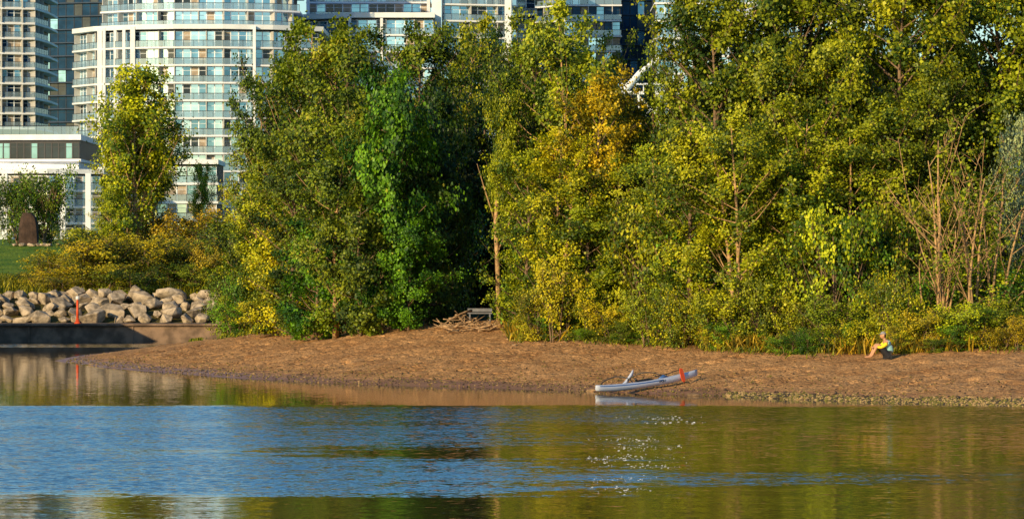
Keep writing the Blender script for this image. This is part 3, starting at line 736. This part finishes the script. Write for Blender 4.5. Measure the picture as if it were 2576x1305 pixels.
o=obj("lettering",tm_,e,(Lc*.58,-.178,.135)); o.rotation_euler=(math.pi/2,0,0)

# ------------------------------------------------------------------ person
SKIN=simple("skin",(.55,.28,.15),.55,.1,8); SHIRT=simple("teal_shirt",(.32,.60,.62),.8,.15,8); YEL=simple("yellow_sleeves",(.90,.70,.03),.8,.12,8)
SHORT=simple("black_shorts",(.02,.02,.025),.85,.2,8); CAPM=simple("cap_cloth",(.30,.29,.30),.8,.1,8); HAIR=simple("brown_hair",(.05,.03,.02),.7,.3,30)
def skin(name,verts,edges,mat,root=0,lv=2):
    m=bpy.data.meshes.new(name); m.from_pydata([v[:3] for v in verts],edges,[]); m.update()
    o=bpy.data.objects.new(name,m); COL.objects.link(o)
    o.modifiers.new("Skin",'SKIN'); sd=m.skin_vertices[0].data
    for i,v in enumerate(verts): sd[i].radius=(v[3],v[3]); sd[i].use_root=(i==root)
    sb=o.modifiers.new("Sub",'SUBSURF'); sb.levels=lv; sb.render_levels=lv
    dg=bpy.context.evaluated_depsgraph_get(); dg.update()
    me_=bpy.data.meshes.new_from_object(o.evaluated_get(dg)); me_.name=name
    bpy.data.objects.remove(o); me_.materials.clear(); me_.materials.append(mat)
    me_.polygons.foreach_set("use_smooth",[True]*len(me_.polygons)); return me_
Vb=[(0,0,.13,.13),(.02,0,.28,.115),(-.06,0,.45,.13),(-.12,0,.555,.09),(-.165,0,.62,.05),(-.185,0,.68,.055)]
Eb=[(0,1),(1,2),(2,3),(3,4),(4,5)]
for s in (1,-1):
    i=len(Vb); Vb+=[(-.06,s*.10,.12,.095),(-.23,s*.12,.30,.078),(-.41,s*.12,.47,.06),(-.50,s*.11,.27,.055),(-.585,s*.10,.09,.036),(-.64,s*.10,.045,.036),(-.78,s*.11,.03,.026)]
    Eb+=[(0,i)]+[(i+k,i+k+1) for k in range(6)]
    i=len(Vb); Vb+=[(-.12,s*.17,.535,.055),(-.22,s*.21,.42,.042),(-.32,s*.22,.36,.036),(-.44,s*.16,.37,.028),(-.53,s*.08,.36,.022),(-.57,s*.04,.355,.020)]
    Eb+=[(3,i)]+[(i+k,i+k+1) for k in range(5)]
    palm=i+5
    for f,(dz,ln) in enumerate(((.03,.05),(.015,.075),(0,.08),(-.015,.072),(-.03,.055))):
        j=len(Vb); Vb+=[(-.585,s*.015,.355+dz,.009),(-.585+.01*(f==0),-s*(ln-.03),.35+dz,.008)]
        Eb+=[(palm,j),(j,j+1)]
body=skin("person",Vb,Eb,SKIN)
bm=bmesh.new(); bm.from_mesh(body)
r=bmesh.ops.create_icosphere(bm,subdivisions=4,radius=1)
hc=Vector((-.215,0,.755))
for v in r['verts']:
    x,y,z=v.co
    s=Vector((x*.098,y*.078,z*.118))
    if z<-.2: s.x-=.012*(-z); s.y*=1-.28*(-z-.2)
    if x<-.8: s.x-=.022*math.exp(-((y/.14)**2+((z+.12)/.2)**2))
    if x<-.6: s.x+=.008*math.exp(-(((abs(y)-.35)/.15)**2+((z-.08)/.12)**2))
    if x<-.6: s.x-=.004*math.exp(-((y/.3)**2+((z+.5)/.08)**2))
    if abs(y)>.9: s.y+=math.copysign(.02*math.exp(-(((x-.05)/.18)**2+((z+.02)/.28)**2)),y)
    v.co=hc+s
bm.to_mesh(body); bm.free(); body.polygons.foreach_set("use_smooth",[True]*len(body.polygons))
gx_,gy_,gz_=gp(2236,901)
per=obj("person",body,None,(gx_,gy_,h1(gx_,gy_)-.02)); per.rotation_euler=(0,math.radians(2),math.radians(8)); per.scale=(1.05,)*3
tag(per,"person in teal shirt sitting on sand, arms round knees","person")
obj("shirt",skin("shirt",[(.01,0,.17,.135),(.025,0,.29,.137),(-.05,0,.43,.155),(-.105,0,.535,.125),(-.10,.12,.52,.085),(-.10,-.12,.52,.085),(-.13,.18,.50,.07),(-.13,-.18,.50,.07)],[(0,1),(1,2),(2,3),(3,4),(3,5),(4,6),(5,7)],SHIRT),per)
for s in (1,-1):
    obj("sleeve",skin("sleeve",[(-.12,s*.185,.51,.074),(-.22,s*.21,.42,.062),(-.32,s*.22,.36,.052),(-.44,s*.16,.37,.044)],[(0,1),(1,2),(2,3)],YEL),per)
obj("shorts",skin("shorts",[(0,0,.14,.145),(-.07,.10,.125,.108),(-.25,.12,.31,.092),(-.33,.12,.385,.086),(-.07,-.10,.125,.108),(-.25,-.12,.31,.092),(-.33,-.12,.385,.086)],[(0,1),(1,2),(2,3),(0,4),(4,5),(5,6)],SHORT),per)
bm=bmesh.new(); r=bmesh.ops.create_uvsphere(bm,u_segments=20,v_segments=12,radius=1)
bmesh.ops.delete(bm,geom=[v for v in bm.verts if v.co.z<.25],context='VERTS')
for v in bm.verts: v.co=hc+Vector((v.co.x*.107,v.co.y*.088,v.co.z*.118+.010))
A_=np.linspace(-1.3,1.3,9)
out=[bm.verts.new(hc+Vector((-.05-.125*math.cos(a),.082*math.sin(a),.034-.012*math.cos(a)))) for a in A_]
inn=[bm.verts.new(hc+Vector((-.103*math.cos(a),.084*math.sin(a),.040))) for a in A_]
for i in range(8): bm.faces.new((out[i],out[i+1],inn[i+1],inn[i]))
cm_=bpy.data.meshes.new("cap"); bm.to_mesh(cm_); bm.free(); cm_.materials.append(CAPM); obj("cap",cm_,per)
bm=bmesh.new(); r=bmesh.ops.create_uvsphere(bm,u_segments=18,v_segments=10,radius=1)
for v in bm.verts: v.co=hc+Vector((v.co.x*.075+.035,v.co.y*.083,v.co.z*.085+.0))
cm_=bpy.data.meshes.new("hair"); bm.to_mesh(cm_); bm.free(); cm_.materials.append(HAIR); obj("hair",cm_,per)

# ------------------------------------------------------------------ driftwood, pebbles
DRIFT=simple("driftwood",(.40,.25,.13),.85,.5,6,bump=.4); GREYW=simple("grey_plank",(.18,.18,.20),.8,.2,4)
random.seed(9)
for i in range(34):
    px=random.uniform(1112,1250); yg=random.uniform(153.5,156.5); xg=wx(px,yg); zg=h1(xg,yg); L=random.uniform(.5,1.6); b=MB()
    pts=[(-L/2+L*u, .08*math.sin(u*5+i), .06*math.sin(u*4+i)) for u in (0,.25,.5,.75,1)]
    r0=random.uniform(.02,.055); b.tube(pts,[r0,r0*.95,r0*.8,r0*.6,r0*.3],6)
    b.tube([pts[2],(pts[2][0]+.2,pts[2][1]+.1,pts[2][2]+.22)],[r0*.5,r0*.2],5)
    o=obj("driftwood_branch",b.mesh("driftwood",[DRIFT],True),None,(xg,yg,zg+.05+random.uniform(0,.5)*max(0,1-abs(px-1165)/60)))
    o.rotation_euler=(random.uniform(-.3,.3),random.uniform(-.45,.45),random.uniform(-.9,.9)+(3.14 if i%2 else 0))
    tag(o,"bleached driftwood branch heaped on the sand crest","driftwood","driftwood heap on the beach")
xg,yg=wx(1207,157.5),157.5; b=MB(); b.box(-.5,.5,-.18,.18,.38,.43); b.box(-.5,.5,.2,.24,.46,.60); b.box(-.44,-.38,-.15,.2,-.1,.379); b.box(.38,.44,-.15,.2,-.1,.379)
o=stand("wooden_bench",b,[GREYW],"small grey weathered plank bench behind driftwood","bench",(xg,yg,h1(xg,yg)))
xg,yg,zg=gp(1746,995); b=MB(); b.tube([(-.25,0,0),(0,.03,.02),(.22,0,0)],[.06,.07,.05],7); stand("driftwood_log",b,[BARK],"short dark waterlogged log at the waterline","log",(xg,yg-.3,.02),True)
xg,yg,zg=gp(1490,984); b=MB(); b.tube([(-.18,0,0),(0,.03,.02),(.2,0,0)],[.05,.06,.04],7); stand("driftwood_log",b,[DRIFT],"short pale log lying at the waterline","log",(xg,yg,.02),True)
xg,yg,zg=gp(903,963); b=MB(); b.tube([(0,0,-.1),(.02,0,.12)],[.03,.025],6); stand("wooden_stake",b,[DRIFT],"tiny wooden stake at the water's edge","stake",(xg,yg-.2,0),True)
def pebbles(name,pts,smin,smax,cols,label,seed=1):
    rg=np.random.default_rng(seed); n=len(pts)
    base=np.array([(1,0,0),(0,1,0),(-1,0,0),(0,-1,0),(0,0,1),(0,0,-1)],float)
    fc=np.array([(0,1,4),(1,2,4),(2,3,4),(3,0,4),(1,0,5),(2,1,5),(3,2,5),(0,3,5)])
    s=rg.uniform(smin,smax,n); sc=np.stack([s*rg.uniform(.8,1.6,n),s,s*rg.uniform(.4,.8,n)],-1)
    a=rg.uniform(0,6.28,n); V=base[None]*sc[:,None,:]*rg.uniform(.7,1.2,(n,6,1)); c,s_=np.cos(a)[:,None],np.sin(a)[:,None]
    V=np.stack([V[...,0]*c-V[...,1]*s_,V[...,0]*s_+V[...,1]*c,V[...,2]],-1)+pts[:,None,:]
    Fc=(fc[None]+np.arange(n)[:,None,None]*6).reshape(-1,3)
    m=bpy.data.meshes.new(name); m.from_pydata(V.reshape(-1,3).tolist(),[],Fc.tolist()); 
    for q_ in cols: m.materials.append(q_)
    m.polygons.foreach_set("material_index",np.repeat(rg.integers(0,len(cols),n),8).astype(np.int32)); m.update()
    o=obj(name,m); o["kind"]="stuff"; tag(o,label,"pebbles")
PB=[simple("pebble_tan",(.46,.30,.12),.7,.2,9),simple("pebble_dark",(.06,.045,.025),.6,.2,9),simple("pebble_olive",(.20,.17,.03),.7,.3,9)]
fx=np.array([p_[0] for p_ in front]); fy=np.array([p_[1] for p_ in front])
rng=np.random.default_rng(8)
xs=np.concatenate([rng.uniform(7,20,4500),rng.normal(16,3,4000)]); ys=np.interp(xs,fx,fy)+rng.normal(size=len(xs))*.5+.2+.25*(xs>13)*rng.random(len(xs))*2.5
zs=hgt(xs,ys); k_=zs>-.08; pebbles("shore_pebbles",np.stack([xs,ys,zs+.01],-1)[k_],.025,.085,PB,"mixed pebbles and weed along the waterline")
xs=rng.uniform(-20,18,6000); ys=np.interp(xs,fx,fy)+rng.gamma(1.2,2.5,len(xs)); k_=ys<yveg(xs)+1; xs=xs[k_];ys=ys[k_]
pebbles("beach_pebbles",np.stack([xs,ys,hgt(xs,ys)+.01],-1),.012,.045,PB,"small stones scattered over the sand",2)
xs=rng.uniform(-12,3,1500); ys=yveg(xs)-rng.gamma(1.0,1.2,len(xs)); 
pebbles("twig_litter",np.stack([xs,ys,hgt(xs,ys)+.02],-1),.02,.07,[DRIFT,BARK],"twigs and leaf litter below the trees",3)
